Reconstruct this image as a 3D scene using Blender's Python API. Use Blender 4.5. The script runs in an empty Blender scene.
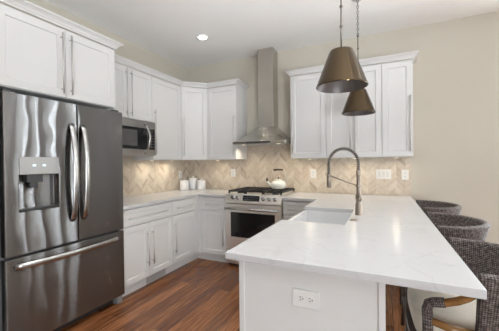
import bpy, bmesh, math, random
from mathutils import Vector, Matrix
random.seed(7)
C = bpy.context.scene.collection
PI = math.pi

# ------------------------------------------------------------------ camera
cam_data = bpy.data.cameras.new('camera')
cam = bpy.data.objects.new('camera', cam_data); C.objects.link(cam)
yaw, pitch, roll = math.radians(25.3071), math.radians(-0.6054), math.radians(-0.5614)
fwd = Vector((-math.sin(yaw)*math.cos(pitch), math.cos(yaw)*math.cos(pitch), math.sin(pitch)))
r0 = Vector((math.cos(yaw), math.sin(yaw), 0)); u0 = r0.cross(fwd)
rgt = math.cos(roll)*r0 + math.sin(roll)*u0; upv = math.cos(roll)*u0 - math.sin(roll)*r0
M = Matrix((rgt, upv, -fwd)).transposed().to_4x4(); M.translation = Vector((2.9292, -3.827, 1.3311))
cam.matrix_world = M
cam_data.sensor_fit = 'HORIZONTAL'; cam_data.sensor_width = 36.0; cam_data.lens = 282.0737/499*36
cam_data.clip_start = 0.02
bpy.context.scene.camera = cam

# ------------------------------------------------------------------ world, lights, exposure
vs = bpy.context.scene.view_settings
vs.view_transform = 'Standard'; vs.look = 'None'; vs.gamma = 1.0; vs.use_curve_mapping = False
vs.exposure = -0.04
w = bpy.data.worlds.new('daylight'); bpy.context.scene.world = w; w.use_nodes = True
w.node_tree.nodes['Background'].inputs[0].default_value = (0.90, 0.96, 1.0, 1)
w.node_tree.nodes['Background'].inputs[1].default_value = 15.0

def area(name, loc, target, sx, sy, power, col=(1, 1, 1), spread=180, shape='RECTANGLE'):
    d = bpy.data.lights.new(name, 'AREA'); d.shape = shape; d.size = sx; d.size_y = sy
    d.energy = power; d.color = col; d.spread = math.radians(spread)
    o = bpy.data.objects.new(name, d); C.objects.link(o); o.location = loc
    o.rotation_euler = (Vector(target) - Vector(loc)).to_track_quat('-Z', 'Y').to_euler()
    return o
DAY = (0.92, 0.96, 1.0); WARM = (1.0, 0.95, 0.89)
area('fill_rear', (4.6, -7.22, 0.8), (0.7, -1.0, 0.5), 3.0, 1.2, 120, DAY, 130)  # unseen area fill added at the rear wall to brighten the aisle cabinets
area('fill_right', (6.72, -2.6, 2.3), (0.6, -1.5, 0.4), 3.6, 0.9, 28, DAY, 130)  # unseen high fill added, clears the peninsula to reach the left base cabinets
area('fill_right_low', (6.70, -2.4, 0.55), (0, -1.8, 0.5), 3.0, 0.7, 8, DAY)  # unseen low fill added along the right wall
area('ceiling_bounce_fill', (4.2, -4.2, 0.98), (3.1, -2.9, 2.9), 0.36, 0.36, 53, DAY, 84, 'DISK')  # unseen fill added, thrown up so the ceiling bounces it back
DOWN = [(0.905, -0.88, 1.5, 110), (1.55, -2.35, 7.0, 90), (3.7, -1.35, 1.6, 165), (3.7, -2.55, 1.6, 165), (2.3, -5.3, 1.0, 165), (4.6, -4.6, 1.0, 165)]  # first lights the recessed fixture; others unseen, added for fill and pendant streaks
for x, y, p_, a_ in DOWN:
    area('downlight_and_fill', (x, y, 2.885), (x, y, 0), 0.11, 0.11, p_, WARM, a_, 'DISK')

# ------------------------------------------------------------------ materials
def new_mat(name):
    m = bpy.data.materials.new(name); m.use_nodes = True
    return m, m.node_tree.nodes, m.node_tree.links, m.node_tree.nodes['Principled BSDF']
def plain(name, col, rough=0.5, metal=0.0, noise=0.0, scale=8.0, spec=0.5, bump=0.0, bscale=60.0):
    m, n, l, b = new_mat(name)
    b.inputs['Base Color'].default_value = (*col, 1); b.inputs['Roughness'].default_value = rough
    b.inputs['Metallic'].default_value = metal; b.inputs['Specular IOR Level'].default_value = spec
    tc = n.new('ShaderNodeTexCoord')
    nz = n.new('ShaderNodeTexNoise'); nz.inputs['Scale'].default_value = scale; nz.inputs['Detail'].default_value = 4
    l.new(tc.outputs['Object'], nz.inputs['Vector'])
    rp = n.new('ShaderNodeValToRGB')
    a = [max(0, c*(1-noise)) for c in col]; c2 = [min(1, c*(1+noise)) for c in col]
    rp.color_ramp.elements[0].position = 0.3; rp.color_ramp.elements[1].position = 0.7
    rp.color_ramp.elements[0].color = (*a, 1); rp.color_ramp.elements[1].color = (*c2, 1)
    l.new(nz.outputs['Fac'], rp.inputs['Fac']); l.new(rp.outputs['Color'], b.inputs['Base Color'])
    if bump:
        n2 = n.new('ShaderNodeTexNoise'); n2.inputs['Scale'].default_value = bscale
        l.new(tc.outputs['Object'], n2.inputs['Vector'])
        bp = n.new('ShaderNodeBump'); bp.inputs['Strength'].default_value = bump; bp.inputs['Distance'].default_value = 0.002
        l.new(n2.outputs['Fac'], bp.inputs['Height']); l.new(bp.outputs['Normal'], b.inputs['Normal'])
    return m
def emit(name, col, s):
    m, n, l, b = new_mat(name)
    b.inputs['Base Color'].default_value = (*col, 1)
    b.inputs['Emission Color'].default_value = (*col, 1); b.inputs['Emission Strength'].default_value = s
    return m
def brushed(name, col, rough=0.25, aniso=0.6, wob=0.0, along='Z', metal=1.0, smear=0.0):
    """brushed metal: fine scratches run across, wide soft waves down the sheet"""
    m, n, l, b = new_mat(name)
    b.inputs['Base Color'].default_value = (*col, 1); b.inputs['Metallic'].default_value = metal
    b.inputs['Anisotropic'].default_value = aniso
    tc = n.new('ShaderNodeTexCoord'); mp = n.new('ShaderNodeMapping')
    mp.inputs['Scale'].default_value = (4, 4, 350) if along == 'Z' else (350, 350, 4)
    l.new(tc.outputs['Object'], mp.inputs['Vector'])
    nz = n.new('ShaderNodeTexNoise'); nz.inputs['Scale'].default_value = 1.0; nz.inputs['Detail'].default_value = 2
    l.new(mp.outputs['Vector'], nz.inputs['Vector'])
    mr = n.new('ShaderNodeMapRange'); mr.inputs['To Min'].default_value = rough*0.95; mr.inputs['To Max'].default_value = rough*1.05
    l.new(nz.outputs['Fac'], mr.inputs['Value']); l.new(mr.outputs['Result'], b.inputs['Roughness'])
    tg = n.new('ShaderNodeTangent'); tg.direction_type = 'RADIAL'; tg.axis = 'Z'
    l.new(tg.outputs['Tangent'], b.inputs['Tangent'])
    b.inputs['Anisotropic Rotation'].default_value = 0.0
    if wob or smear:
        mp2 = n.new('ShaderNodeMapping'); mp2.inputs['Scale'].default_value = (4.0, 4.0, 3.2)
        l.new(tc.outputs['Object'], mp2.inputs['Vector'])
        n2 = n.new('ShaderNodeTexNoise'); n2.inputs['Scale'].default_value = 1.0; n2.inputs['Detail'].default_value = 1.0
        l.new(mp2.outputs['Vector'], n2.inputs['Vector'])
        bp = n.new('ShaderNodeBump'); bp.inputs['Strength'].default_value = 1.0; bp.inputs['Distance'].default_value = wob
        l.new(n2.outputs['Fac'], bp.inputs['Height'])
        # micro scratches: every grain tips up or down a little, so reflections smear along the height of the sheet
        b.inputs['Anisotropic'].default_value = 0.0
        prev = None
        for k in range(3):
            wn = n.new('ShaderNodeTexWhiteNoise'); wn.noise_dimensions = '4D'; wn.inputs['W'].default_value = k*7.3
            l.new(tc.outputs['Object'], wn.inputs['Vector'])
            ad = n.new('ShaderNodeMath'); ad.operation = 'MULTIPLY_ADD'; ad.inputs[1].default_value = smear
            l.new(wn.outputs['Value'], ad.inputs[0])
            if prev: l.new(prev, ad.inputs[2])
            else: ad.inputs[2].default_value = -1.5*smear
            prev = ad.outputs[0]
        cx = n.new('ShaderNodeCombineXYZ'); l.new(prev, cx.inputs[2])
        va = n.new('ShaderNodeVectorMath'); va.operation = 'ADD'; l.new(bp.outputs['Normal'], va.inputs[0]); l.new(cx.outputs[0], va.inputs[1])
        vn = n.new('ShaderNodeVectorMath'); vn.operation = 'NORMALIZE'; l.new(va.outputs[0], vn.inputs[0])
        l.new(vn.outputs[0], b.inputs['Normal'])
    return m

WHITE = plain('cabinet_paint', (0.665, 0.665, 0.66), 0.38, noise=0.012, scale=3)
WALL = plain('wall_paint', (0.555, 0.52, 0.445), 0.85, noise=0.015, scale=2, bump=0.1, bscale=220)
CEIL = plain('ceiling_paint', (0.90, 0.895, 0.885), 0.9, noise=0.01, scale=2)
TRIMW = plain('trim_paint', (0.78, 0.78, 0.77), 0.45, noise=0.01)
STEEL = brushed('stainless_steel', (0.245, 0.247, 0.251), 0.022, 1.0, wob=0.0026, smear=0.60)
STEELP = brushed('range_steel', (0.86, 0.84, 0.80), 0.42, 0.3)
HOODM = brushed('hood_steel', (0.54, 0.52, 0.475), 0.2, 0.0, wob=0.0006, smear=0.22)
PANELM = plain('satin_panel', (0.36, 0.36, 0.355), 0.45, metal=0.7, noise=0.02)
MICROM = brushed('microwave_steel', (0.42, 0.415, 0.41), 0.28, 0.0)
SCREENM = plain('screen_mesh', (0.10, 0.10, 0.10), 0.25, noise=0.1)
RODM = brushed('dark_bronze_rod', (0.14, 0.125, 0.11), 0.35, 0.0)
HANDM = brushed('handle_steel', (0.50, 0.50, 0.495), 0.26, 0.2)
NICKEL = plain('satin_nickel', (0.60, 0.59, 0.57), 0.48, metal=0.85, noise=0.02)
FAUCM = brushed('brushed_bronze_nickel', (0.34, 0.295, 0.25), 0.33, 0.0)
BRONZE = brushed('antique_brass', (0.078, 0.055, 0.032), 0.13, 0.0, wob=0.0003, smear=0.30)
LINER = plain('shade_liner', (0.10, 0.095, 0.095), 0.38, metal=0.8, noise=0.05)
DARKP = plain('dark_plastic', (0.03, 0.03, 0.032), 0.4, noise=0.1)
GREYP = plain('grey_plastic', (0.22, 0.22, 0.225), 0.4, noise=0.05)
BLACKG = plain('black_glass', (0.012, 0.012, 0.014), 0.06, noise=0.1)
IRON = plain('cast_iron', (0.022, 0.022, 0.024), 0.55, noise=0.2, bump=0.2, bscale=200)
PORC = plain('white_porcelain', (0.74, 0.75, 0.76), 0.18, noise=0.01)
CERAM = plain('white_ceramic', (0.78, 0.79, 0.80), 0.35, noise=0.02)
ENAMEL = plain('cream_enamel', (0.74, 0.76, 0.72), 0.22, noise=0.02)
ROCKER = plain('rocker_plastic', (0.62, 0.62, 0.61), 0.35, noise=0.01)
PLATE = plain('outlet_plastic', (0.71, 0.71, 0.70), 0.35, noise=0.01)
SLOT = plain('slot_black', (0.03, 0.03, 0.03), 0.6)
CUSH = plain('cream_linen', (0.80, 0.75, 0.65), 0.9, noise=0.04, scale=60, bump=0.4, bscale=400)
DWOOD = plain('espresso_wood', (0.035, 0.018, 0.012), 0.4, noise=0.3, scale=20)
BULB = emit('lamp_bulb', (1.0, 0.86, 0.68), 2.5)
LENS = emit('downlight_lens', (1.0, 0.97, 0.92), 9.0)
LED = emit('panel_led', (0.75, 0.9, 1.0), 0.3)
HLENS = emit('hood_lens', (1.0, 0.9, 0.75), 1.2)
PUCK = emit('puck_lens', (1.0, 0.85, 0.62), 3.0)
VENTG = plain('vent_grey', (0.45, 0.45, 0.45), 0.5, metal=0.3)

def mat_arm():
    m, n, l, b = new_mat('honey_wood')
    tc = n.new('ShaderNodeTexCoord'); mp = n.new('ShaderNodeMapping'); mp.inputs['Scale'].default_value = (6, 60, 60)
    l.new(tc.outputs['Object'], mp.inputs['Vector'])
    nz = n.new('ShaderNodeTexNoise'); nz.inputs['Scale'].default_value = 1; nz.inputs['Detail'].default_value = 5
    l.new(mp.outputs['Vector'], nz.inputs['Vector'])
    rp = n.new('ShaderNodeValToRGB')
    rp.color_ramp.elements[0].color = (0.17, 0.075, 0.022, 1); rp.color_ramp.elements[1].color = (0.42, 0.22, 0.075, 1)
    l.new(nz.outputs['Fac'], rp.inputs['Fac']); l.new(rp.outputs['Color'], b.inputs['Base Color'])
    b.inputs['Roughness'].default_value = 0.25
    return m
HONEY = mat_arm()

def mat_wicker():
    m, n, l, b = new_mat('woven_wicker')
    uv = n.new('ShaderNodeUVMap')
    mp = n.new('ShaderNodeMapping'); mp.inputs['Scale'].default_value = (1/0.0085, 1/0.0085, 1)
    l.new(uv.outputs['UV'], mp.inputs['Vector'])
    sp = n.new('ShaderNodeSeparateXYZ'); l.new(mp.outputs['Vector'], sp.inputs['Vector'])
    def mth(op, a, b2=None):
        k = n.new('ShaderNodeMath'); k.operation = op
        for i, s in enumerate((a, b2)):
            if s is None: continue
            if isinstance(s, (int, float)): k.inputs[i].default_value = s
            else: l.new(s, k.inputs[i])
        return k.outputs[0]
    su = mth('SINE', mth('MULTIPLY', sp.outputs['X'], PI)); sv = mth('SINE', mth('MULTIPLY', sp.outputs['Y'], PI))
    h = mth('ABSOLUTE', mth('MULTIPLY', su, sv))
    par = mth('MODULO', mth('ADD', mth('FLOOR', sp.outputs['X']), mth('FLOOR', sp.outputs['Y'])), 2.0)
    nz = n.new('ShaderNodeTexNoise'); nz.inputs['Scale'].default_value = 0.55; nz.inputs['Detail'].default_value = 5
    l.new(mp.outputs['Vector'], nz.inputs['Vector'])
    f = mth('ADD', mth('MULTIPLY', h, 0.50), mth('SUBTRACT', mth('MULTIPLY', nz.outputs['Fac'], 1.3), 0.40))
    f = mth('ADD', f, mth('MULTIPLY', mth('ABSOLUTE', par), 0.05))
    rp = n.new('ShaderNodeValToRGB')
    rp.color_ramp.elements[0].position = 0.22; rp.color_ramp.elements[0].color = (0.022, 0.017, 0.016, 1)
    rp.color_ramp.elements[1].position = 0.95; rp.color_ramp.elements[1].color = (0.38, 0.33, 0.31, 1)
    e = rp.color_ramp.elements.new(0.55); e.color = (0.125, 0.102, 0.094, 1)
    l.new(f, rp.inputs['Fac']); l.new(rp.outputs['Color'], b.inputs['Base Color'])
    b.inputs['Roughness'].default_value = 0.6
    bp = n.new('ShaderNodeBump'); bp.inputs['Distance'].default_value = 0.004; bp.inputs['Strength'].default_value = 0.8
    l.new(h, bp.inputs['Height']); l.new(bp.outputs['Normal'], b.inputs['Normal'])
    return m
WICKER = mat_wicker()

def mat_quartz(name, base, vein):
    m, n, l, b = new_mat(name)
    tc = n.new('ShaderNodeTexCoord')
    n1 = n.new('ShaderNodeTexNoise'); n1.inputs['Scale'].default_value = 2.2; n1.inputs['Detail'].default_value = 6; n1.inputs['Distortion'].default_value = 1.6
    l.new(tc.outputs['Object'], n1.inputs['Vector'])
    rp = n.new('ShaderNodeValToRGB')                     # thin band around 0.5 = veins
    els = rp.color_ramp.elements
    els[0].position = 0.482; els[0].color = (*base, 1); els[1].position = 0.518; els[1].color = (*base, 1)
    e = els.new(0.5); e.color = (*vein, 1)
    l.new(n1.outputs['Fac'], rp.inputs['Fac'])
    n2 = n.new('ShaderNodeTexNoise'); n2.inputs['Scale'].default_value = 5; n2.inputs['Detail'].default_value = 8
    l.new(tc.outputs['Object'], n2.inputs['Vector'])
    mx = n.new('ShaderNodeMix'); mx.data_type = 'RGBA'; mx.blend_type = 'MULTIPLY'
    r2 = n.new('ShaderNodeValToRGB'); r2.color_ramp.elements[0].color = (0.94, 0.94, 0.94, 1); r2.color_ramp.elements[1].color = (1, 1, 1, 1)
    l.new(n2.outputs['Fac'], r2.inputs['Fac'])
    mx.inputs[0].default_value = 1.0
    l.new(rp.outputs['Color'], mx.inputs[6]); l.new(r2.outputs['Color'], mx.inputs[7])
    l.new(mx.outputs[2], b.inputs['Base Color'])
    b.inputs['Roughness'].default_value = 0.24
    return m
QUARTZ = mat_quartz('white_quartz', (0.575, 0.58, 0.587), (0.53, 0.535, 0.542))

def mat_chevron(name, axis):
    """beige stone tiles laid in a zigzag"""
    m, n, l, b = new_mat(name)
    def mth(op, a, b2=None):
        k = n.new('ShaderNodeMath'); k.operation = op
        for i, s in enumerate((a, b2)):
            if s is None: continue
            if isinstance(s, (int, float)): k.inputs[i].default_value = s
            else: l.new(s, k.inputs[i])
        return k.outputs[0]
    tc = n.new('ShaderNodeTexCoord'); sp = n.new('ShaderNodeSeparateXYZ'); l.new(tc.outputs['Object'], sp.inputs['Vector'])
    U = sp.outputs[axis]; Z = sp.outputs['Z']
    half, pitch = 0.105, 0.066
    uu = mth('DIVIDE', mth('ADD', U, 20.03), half)
    col = mth('FLOOR', uu); fr = mth('FRACT', uu)
    odd = mth('MODULO', col, 2.0)
    tri = mth('ABSOLUTE', mth('SUBTRACT', fr, odd))
    v = mth('DIVIDE', mth('ADD', mth('MULTIPLY', tri, half), mth('ADD', Z, 10.0)), pitch)
    row = mth('FLOOR', v); vf = mth('FRACT', v)
    cb = n.new('ShaderNodeCombineXYZ'); l.new(col, cb.inputs[0]); l.new(row, cb.inputs[1])
    wn = n.new('ShaderNodeTexWhiteNoise'); wn.noise_dimensions = '3D'; l.new(cb.outputs[0], wn.inputs['Vector'])
    rp = n.new('ShaderNodeValToRGB'); els = rp.color_ramp.elements
    els[0].position = 0; els[0].color = (0.44, 0.365, 0.285, 1)
    els[1].position = 1; els[1].color = (0.63, 0.57, 0.485, 1)
    e = els.new(0.5); e.color = (0.57, 0.495, 0.40, 1)
    e = els.new(0.12); e.color = (0.53, 0.45, 0.37, 1)
    l.new(wn.outputs['Value'], rp.inputs['Fac'])
    nz = n.new('ShaderNodeTexNoise'); nz.inputs['Scale'].default_value = 14; nz.inputs['Detail'].default_value = 6; nz.inputs['Distortion'].default_value = 1.0
    l.new(tc.outputs['Object'], nz.inputs['Vector'])
    r2 = n.new('ShaderNodeValToRGB'); r2.color_ramp.elements[0].position = 0.3; r2.color_ramp.elements[1].position = 0.7
    r2.color_ramp.elements[0].color = (0.88, 0.87, 0.86, 1); r2.color_ramp.elements[1].color = (1.05, 1.05, 1.05, 1)
    l.new(nz.outputs['Fac'], r2.inputs['Fac'])
    mx = n.new('ShaderNodeMix'); mx.data_type = 'RGBA'; mx.blend_type = 'MULTIPLY'; mx.inputs[0].default_value = 1
    l.new(rp.outputs['Color'], mx.inputs[6]); l.new(r2.outputs['Color'], mx.inputs[7])
    # grout
    g1 = mth('LESS_THAN', vf, 0.055); g2 = mth('LESS_THAN', fr, 0.025); g = mth('MAXIMUM', g1, g2)
    m2 = n.new('ShaderNodeMix'); m2.data_type = 'RGBA'
    l.new(g, m2.inputs[0]); l.new(mx.outputs[2], m2.inputs[6]); m2.inputs[7].default_value = (0.70, 0.63, 0.54, 1)
    l.new(m2.outputs[2], b.inputs['Base Color'])
    b.inputs['Roughness'].default_value = 0.35
    bp = n.new('ShaderNodeBump'); bp.inputs['Distance'].default_value = 0.001; bp.inputs['Strength'].default_value = 0.5; bp.invert = True
    l.new(g, bp.inputs['Height']); l.new(bp.outputs['Normal'], b.inputs['Normal'])
    return m
TILEX = mat_chevron('chevron_tile_along_x', 'X'); TILEY = mat_chevron('chevron_tile_along_y', 'Y')

def mat_floor():
    m, n, l, b = new_mat('hardwood_floor')
    tc = n.new('ShaderNodeTexCoord'); mp = n.new('ShaderNodeMapping')
    mp.inputs['Rotation'].default_value = (0, 0, PI/2)
    l.new(tc.outputs['Object'], mp.inputs['Vector'])
    br = n.new('ShaderNodeTexBrick'); br.offset = 0.37
    br.inputs['Scale'].default_value = 1; br.inputs['Brick Width'].default_value = 1.3; br.inputs['Row Height'].default_value = 0.125
    br.inputs['Mortar Size'].default_value = 0.0016; br.inputs['Bias'].default_value = -0.1
    br.inputs['Color1'].default_value = (0.0, 0.0, 0.0, 1); br.inputs['Color2'].default_value = (1, 1, 1, 1); br.inputs['Mortar'].default_value = (0.5, 0.5, 0.5, 1)
    l.new(mp.outputs['Vector'], br.inputs['Vector'])
    gm = n.new('ShaderNodeMapping'); gm.inputs['Scale'].default_value = (70, 3.0, 1)
    l.new(tc.outputs['Object'], gm.inputs['Vector'])
    nz = n.new('ShaderNodeTexNoise'); nz.inputs['Scale'].default_value = 1; nz.inputs['Detail'].default_value = 7; nz.inputs['Distortion'].default_value = 1.2
    l.new(gm.outputs['Vector'], nz.inputs['Vector'])
    ad = n.new('ShaderNodeMath'); ad.operation = 'MULTIPLY_ADD'; ad.inputs[1].default_value = 0.30
    l.new(br.outputs['Color'], ad.inputs[0]); 
    s2 = n.new('ShaderNodeMath'); s2.operation = 'MULTIPLY'; s2.inputs[1].default_value = 1.0
    l.new(nz.outputs['Fac'], s2.inputs[0]); l.new(s2.outputs[0], ad.inputs[2])
    rp = n.new('ShaderNodeValToRGB'); els = rp.color_ramp.elements
    els[0].position = 0.38; els[0].color = (0.070, 0.025, 0.010, 1)
    els[1].position = 0.92; els[1].color = (0.40, 0.165, 0.064, 1)
    e = els.new(0.62); e.color = (0.175, 0.064, 0.023, 1)
    l.new(ad.outputs[0], rp.inputs['Fac'])
    mx = n.new('ShaderNodeMix'); mx.data_type = 'RGBA'; l.new(br.outputs['Fac'], mx.inputs[0])
    l.new(rp.outputs['Color'], mx.inputs[6]); mx.inputs[7].default_value = (0.02, 0.009, 0.006, 1)
    l.new(mx.outputs[2], b.inputs['Base Color'])
    b.inputs['Roughness'].default_value = 0.27
    bp = n.new('ShaderNodeBump'); bp.inputs['Distance'].default_value = 0.002; bp.inputs['Strength'].default_value = 0.35
    l.new(nz.outputs['Fac'], bp.inputs['Height']); l.new(bp.outputs['Normal'], b.inputs['Normal'])
    return m
FLOOR = mat_floor()

# ------------------------------------------------------------------ mesh helpers
class MB:
    def __init__(s): s.bm = bmesh.new(); s.uv = s.bm.loops.layers.uv.new('UVMap')
    def face(s, vs, smooth=False):
        try: f = s.bm.faces.new(vs)
        except ValueError: return None
        f.smooth = smooth; return f
    def box(s, x0, x1, y0, y1, z0, z1):
        v = [s.bm.verts.new(p) for p in ((x0,y0,z0),(x1,y0,z0),(x1,y1,z0),(x0,y1,z0),(x0,y0,z1),(x1,y0,z1),(x1,y1,z1),(x0,y1,z1))]
        for q in ((0,3,2,1),(4,5,6,7),(0,1,5,4),(1,2,6,5),(2,3,7,6),(3,0,4,7)): s.face([v[i] for i in q])
        return s
    def prism(s, pts, z0, z1):
        """polygon footprint (counter-clockwise) extruded up"""
        a = [s.bm.verts.new((x, y, z0)) for x, y in pts]; b = [s.bm.verts.new((x, y, z1)) for x, y in pts]
        s.face(a[::-1]); s.face(b)
        for i in range(len(pts)):
            j = (i+1) % len(pts); s.face([a[i], a[j], b[j], b[i]])
        return s
    def loft(s, rings, closed=True, caps=True, smooth=True, uvs=None):
        R = [[s.bm.verts.new(p) for p in r] for r in rings]; n = len(R[0])
        for i in range(len(R)-1):
            for j in range(n if closed else n-1):
                k = (j+1) % n
                f = s.face([R[i][j], R[i][k], R[i+1][k], R[i+1][j]], smooth)
                if f and uvs:
                    for lp, (a, c) in zip(f.loops, ((i, j), (i, j+1), (i+1, j+1), (i+1, j))): lp[s.uv].uv = uvs(a, c)
        if caps:
            s.face(R[0][::-1], False); s.face(R[-1], False)
        return s
    def lathe(s, prof, cx=0, cy=0, seg=32, smooth=True):
        """prof: (r, z) from bottom to top"""
        R = []
        for r, z in prof:
            r = max(r, 1e-4)
            R.append([(cx+r*math.cos(2*PI*k/seg), cy+r*math.sin(2*PI*k/seg), z) for k in range(seg)])
        return s.loft(R, True, True, smooth)
    def tube(s, pts, r, seg=10, ry=None, up=None, caps=True, uvs=None):
        """sweep a round or elliptic section; r may be a list"""
        P = [Vector(p) for p in pts]; rings = []
        nrm = None
        for i, p in enumerate(P):
            t = (P[min(i+1, len(P)-1)] - P[max(i-1, 0)]).normalized()
            if nrm is None:
                a = Vector(up) if up else (Vector((0, 0, 1)) if abs(t.z) < 0.9 else Vector((1, 0, 0)))
                nrm = (a - t*a.dot(t)).normalized()
            else: nrm = (nrm - t*nrm.dot(t)).normalized()
            bn = t.cross(nrm)
            rr = r[i] if isinstance(r, (list, tuple)) else r
            r2 = ry if ry else rr
            rings.append([tuple(p + nrm*rr*math.cos(2*PI*k/seg) + bn*r2*math.sin(2*PI*k/seg)) for k in range(seg)])
        return s.loft(rings, True, caps, True, uvs)
    def cyl(s, p0, p1, r, seg=16): return s.tube([p0, p1], r, seg)
    def sphere(s, c, r, sz=1.0, n=10, seg=16):
        return s.lathe([(r*math.sin(PI*k/n), c[2]-r*sz*math.cos(PI*k/n)) for k in range(n+1)], c[0], c[1], seg)
    def torus(s, mat, R, r, sx=1.0, n=14, k=8):
        rings = []
        for i in range(n):
            a = 2*PI*i/n; c = Vector((R*sx*math.cos(a), R*math.sin(a), 0)); d = Vector((math.cos(a), math.sin(a), 0))
            rings.append([s.bm.verts.new(mat @ (c + d*r*math.cos(2*PI*j/k) + Vector((0, 0, r*math.sin(2*PI*j/k))))) for j in range(k)])
        for i in range(n):
            for j in range(k):
                s.face([rings[i][j], rings[i][(j+1) % k], rings[(i+1) % n][(j+1) % k], rings[(i+1) % n][j]], True)
        return s
    def build(s, name, mat, parent=None, bevel=0.0, seg=2, loc=None, rot=None):
        bmesh.ops.recalc_face_normals(s.bm, faces=s.bm.faces)
        me = bpy.data.meshes.new(name); s.bm.to_mesh(me); s.bm.free()
        me.materials.append(mat)
        o = bpy.data.objects.new(name, me); C.objects.link(o)
        if parent is not None: o.parent = parent
        if loc: o.location = loc
        if rot: o.rotation_euler = rot
        if bevel:
            md = o.modifiers.new('bevel', 'BEVEL'); md.width = bevel; md.segments = seg; md.limit_method = 'ANGLE'; md.angle_limit = math.radians(50)
            md.harden_normals = False
        return o

def tag(o, label, cat, group=None):
    o['label'] = label; o['category'] = cat
    if group: o['group'] = group
    return o
def thing(name, label, cat, loc=(0, 0, 0), rz=0.0, group=None):
    o = bpy.data.objects.new(name, None); C.objects.link(o); o.empty_display_size = 0.1
    o.location = loc; o.rotation_euler = (0, 0, rz)
    return tag(o, label, cat, group)
def kids(o): return [c for c in bpy.data.objects if c.parent == o]
def dup(root, loc, label, rz=None):
    r = root.copy(); C.objects.link(r); r.location = loc; r['label'] = label
    if rz is not None: r.rotation_euler = (0, 0, rz)
    for ch in kids(root):
        c = ch.copy(); C.objects.link(c); c.parent = r
        for g in kids(ch):
            d = g.copy(); C.objects.link(d); d.parent = c
    return r
def struct(o): o['kind'] = 'structure'; return o

# ------------------------------------------------------------------ room
H = 2.90; XR = 6.8; YR = -7.3
struct(MB().box(-0.15, XR+0.15, YR-0.15, 0.15, -0.1, 0).build('floor', FLOOR))
struct(MB().box(-0.15, XR+0.15, YR-0.15, 0.15, H, H+0.1).build('ceiling', CEIL))

struct(MB().box(-0.15, 0, YR, 0, 0, H).build('wall_left', WALL))
def wall_with_window(name, along, a0, a1, o0, o1, z0, z1, t0, t1):
    b = MB()
    def bx(p0, p1, q0, q1):
        if along == 'x': b.box(p0, p1, t0, t1, q0, q1)
        else: b.box(t0, t1, p0, p1, q0, q1)
    bx(a0, o0, 0, H); bx(o1, a1, 0, H); bx(o0, o1, 0, z0); bx(o0, o1, z1, H)
    struct(b.build(name, WALL))
SL = [(4.28, 4.66), (4.92, 5.32), (5.58, 6.00), (6.22, 6.66)]      # unseen narrow tall windows, added to put bright streaks on the refrigerator steel
b = MB(); b.box(-0.15, SL[0][0], 0, 0.15, 0, H); b.box(SL[0][0], XR+0.15, 0, 0.15, 2.45, H)
for k in range(4): b.box(SL[k][1], SL[k+1][0] if k < 3 else XR+0.15, 0, 0.15, 0, 2.45)
struct(b.build('wall_back', WALL))
for k, (xa, xb) in enumerate(SL):
    b = MB()
    b.box(xa, xa+0.012, 0.04, 0.10, 0, 2.45); b.box(xb-0.012, xb, 0.04, 0.10, 0, 2.45); b.box(xa+0.012, xb-0.012, 0.04, 0.10, 0, 0.05); b.box(xa+0.012, xb-0.012, 0.04, 0.10, 2.41, 2.45)
    struct(b.build('window_%d' % (k+3), TRIMW))
wall_with_window('wall_right', 'y', YR, 0, -3.9, -0.9, 0.15, 1.0, XR, XR+0.15)
wall_with_window('wall_rear', 'x', 0, XR, 3.0, 6.2, 0.15, 1.45, YR-0.15, YR)
for nm, along, o0, o1, z0, z1, t in (('window_1', 'y', -3.9, -0.9, 0.15, 1.0, XR+0.05), ('window_2', 'x', 3.0, 6.2, 0.15, 1.45, YR-0.10)):
    b = MB()
    def bx(p0, p1, q0, q1):
        if along == 'x': b.box(p0, p1, t-0.02, t+0.02, q0, q1)
        else: b.box(t-0.02, t+0.02, p0, p1, q0, q1)
    for k in range(4):
        p = o0 + (o1-o0-0.06)*k/3; bx(p, p+0.06, z0, z1)
    bx(o0, o1, z0, z0+0.06); bx(o0, o1, z1-0.06, z1)
    if along == 'x': b.box(o0, o1, t-0.004, t+0.004, z0, z1)
    else: b.box(t-0.004, t+0.004, o0, o1, z0, z1)
    struct(b.build(nm, TRIMW))
b = MB().box(3.0, 4.25, -0.016, 0, 0, 0.12)
struct(b.build('baseboard_back', TRIMW, bevel=0.004))

# ------------------------------------------------------------------ cabinet kit (front faces local -y, x along the run, origin on the wall)
def shaker(parent, name, x0, x1, z0, z1, y, rail=0.06, mat=None, th=0.02, flat=False):
    """door or drawer front with a recessed centre panel; front face at local y"""
    b = MB(); g = 0.0018
    x0 += g; x1 -= g; z0 += g; z1 -= g
    rc = 0.009
    ix0, ix1, iz0, iz1 = x0+rail, x1-rail, z0+rail, z1-rail
    bv = b.bm.verts.new
    o = [bv((x0,y,z0)), bv((x1,y,z0)), bv((x1,y,z1)), bv((x0,y,z1))]
    i = [bv((ix0,y,iz0)), bv((ix1,y,iz0)), bv((ix1,y,iz1)), bv((ix0,y,iz1))]
    e = 0.003
    r = [bv((ix0+e,y+rc,iz0+e)), bv((ix1-e,y+rc,iz0+e)), bv((ix1-e,y+rc,iz1-e)), bv((ix0+e,y+rc,iz1-e))]
    k = [bv((x0,y+th,z0)), bv((x1,y+th,z0)), bv((x1,y+th,z1)), bv((x0,y+th,z1))]
    for a in range(4):
        c = (a+1) % 4
        b.face([o[a], o[c], i[c], i[a]]); b.face([i[a], i[c], r[c], r[a]]); b.face([k[a], k[c], o[c], o[a]])
    b.face(r); b.face(k[::-1])
    return b.build(name, mat or WHITE, parent, bevel=0.0015, seg=1)
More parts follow.
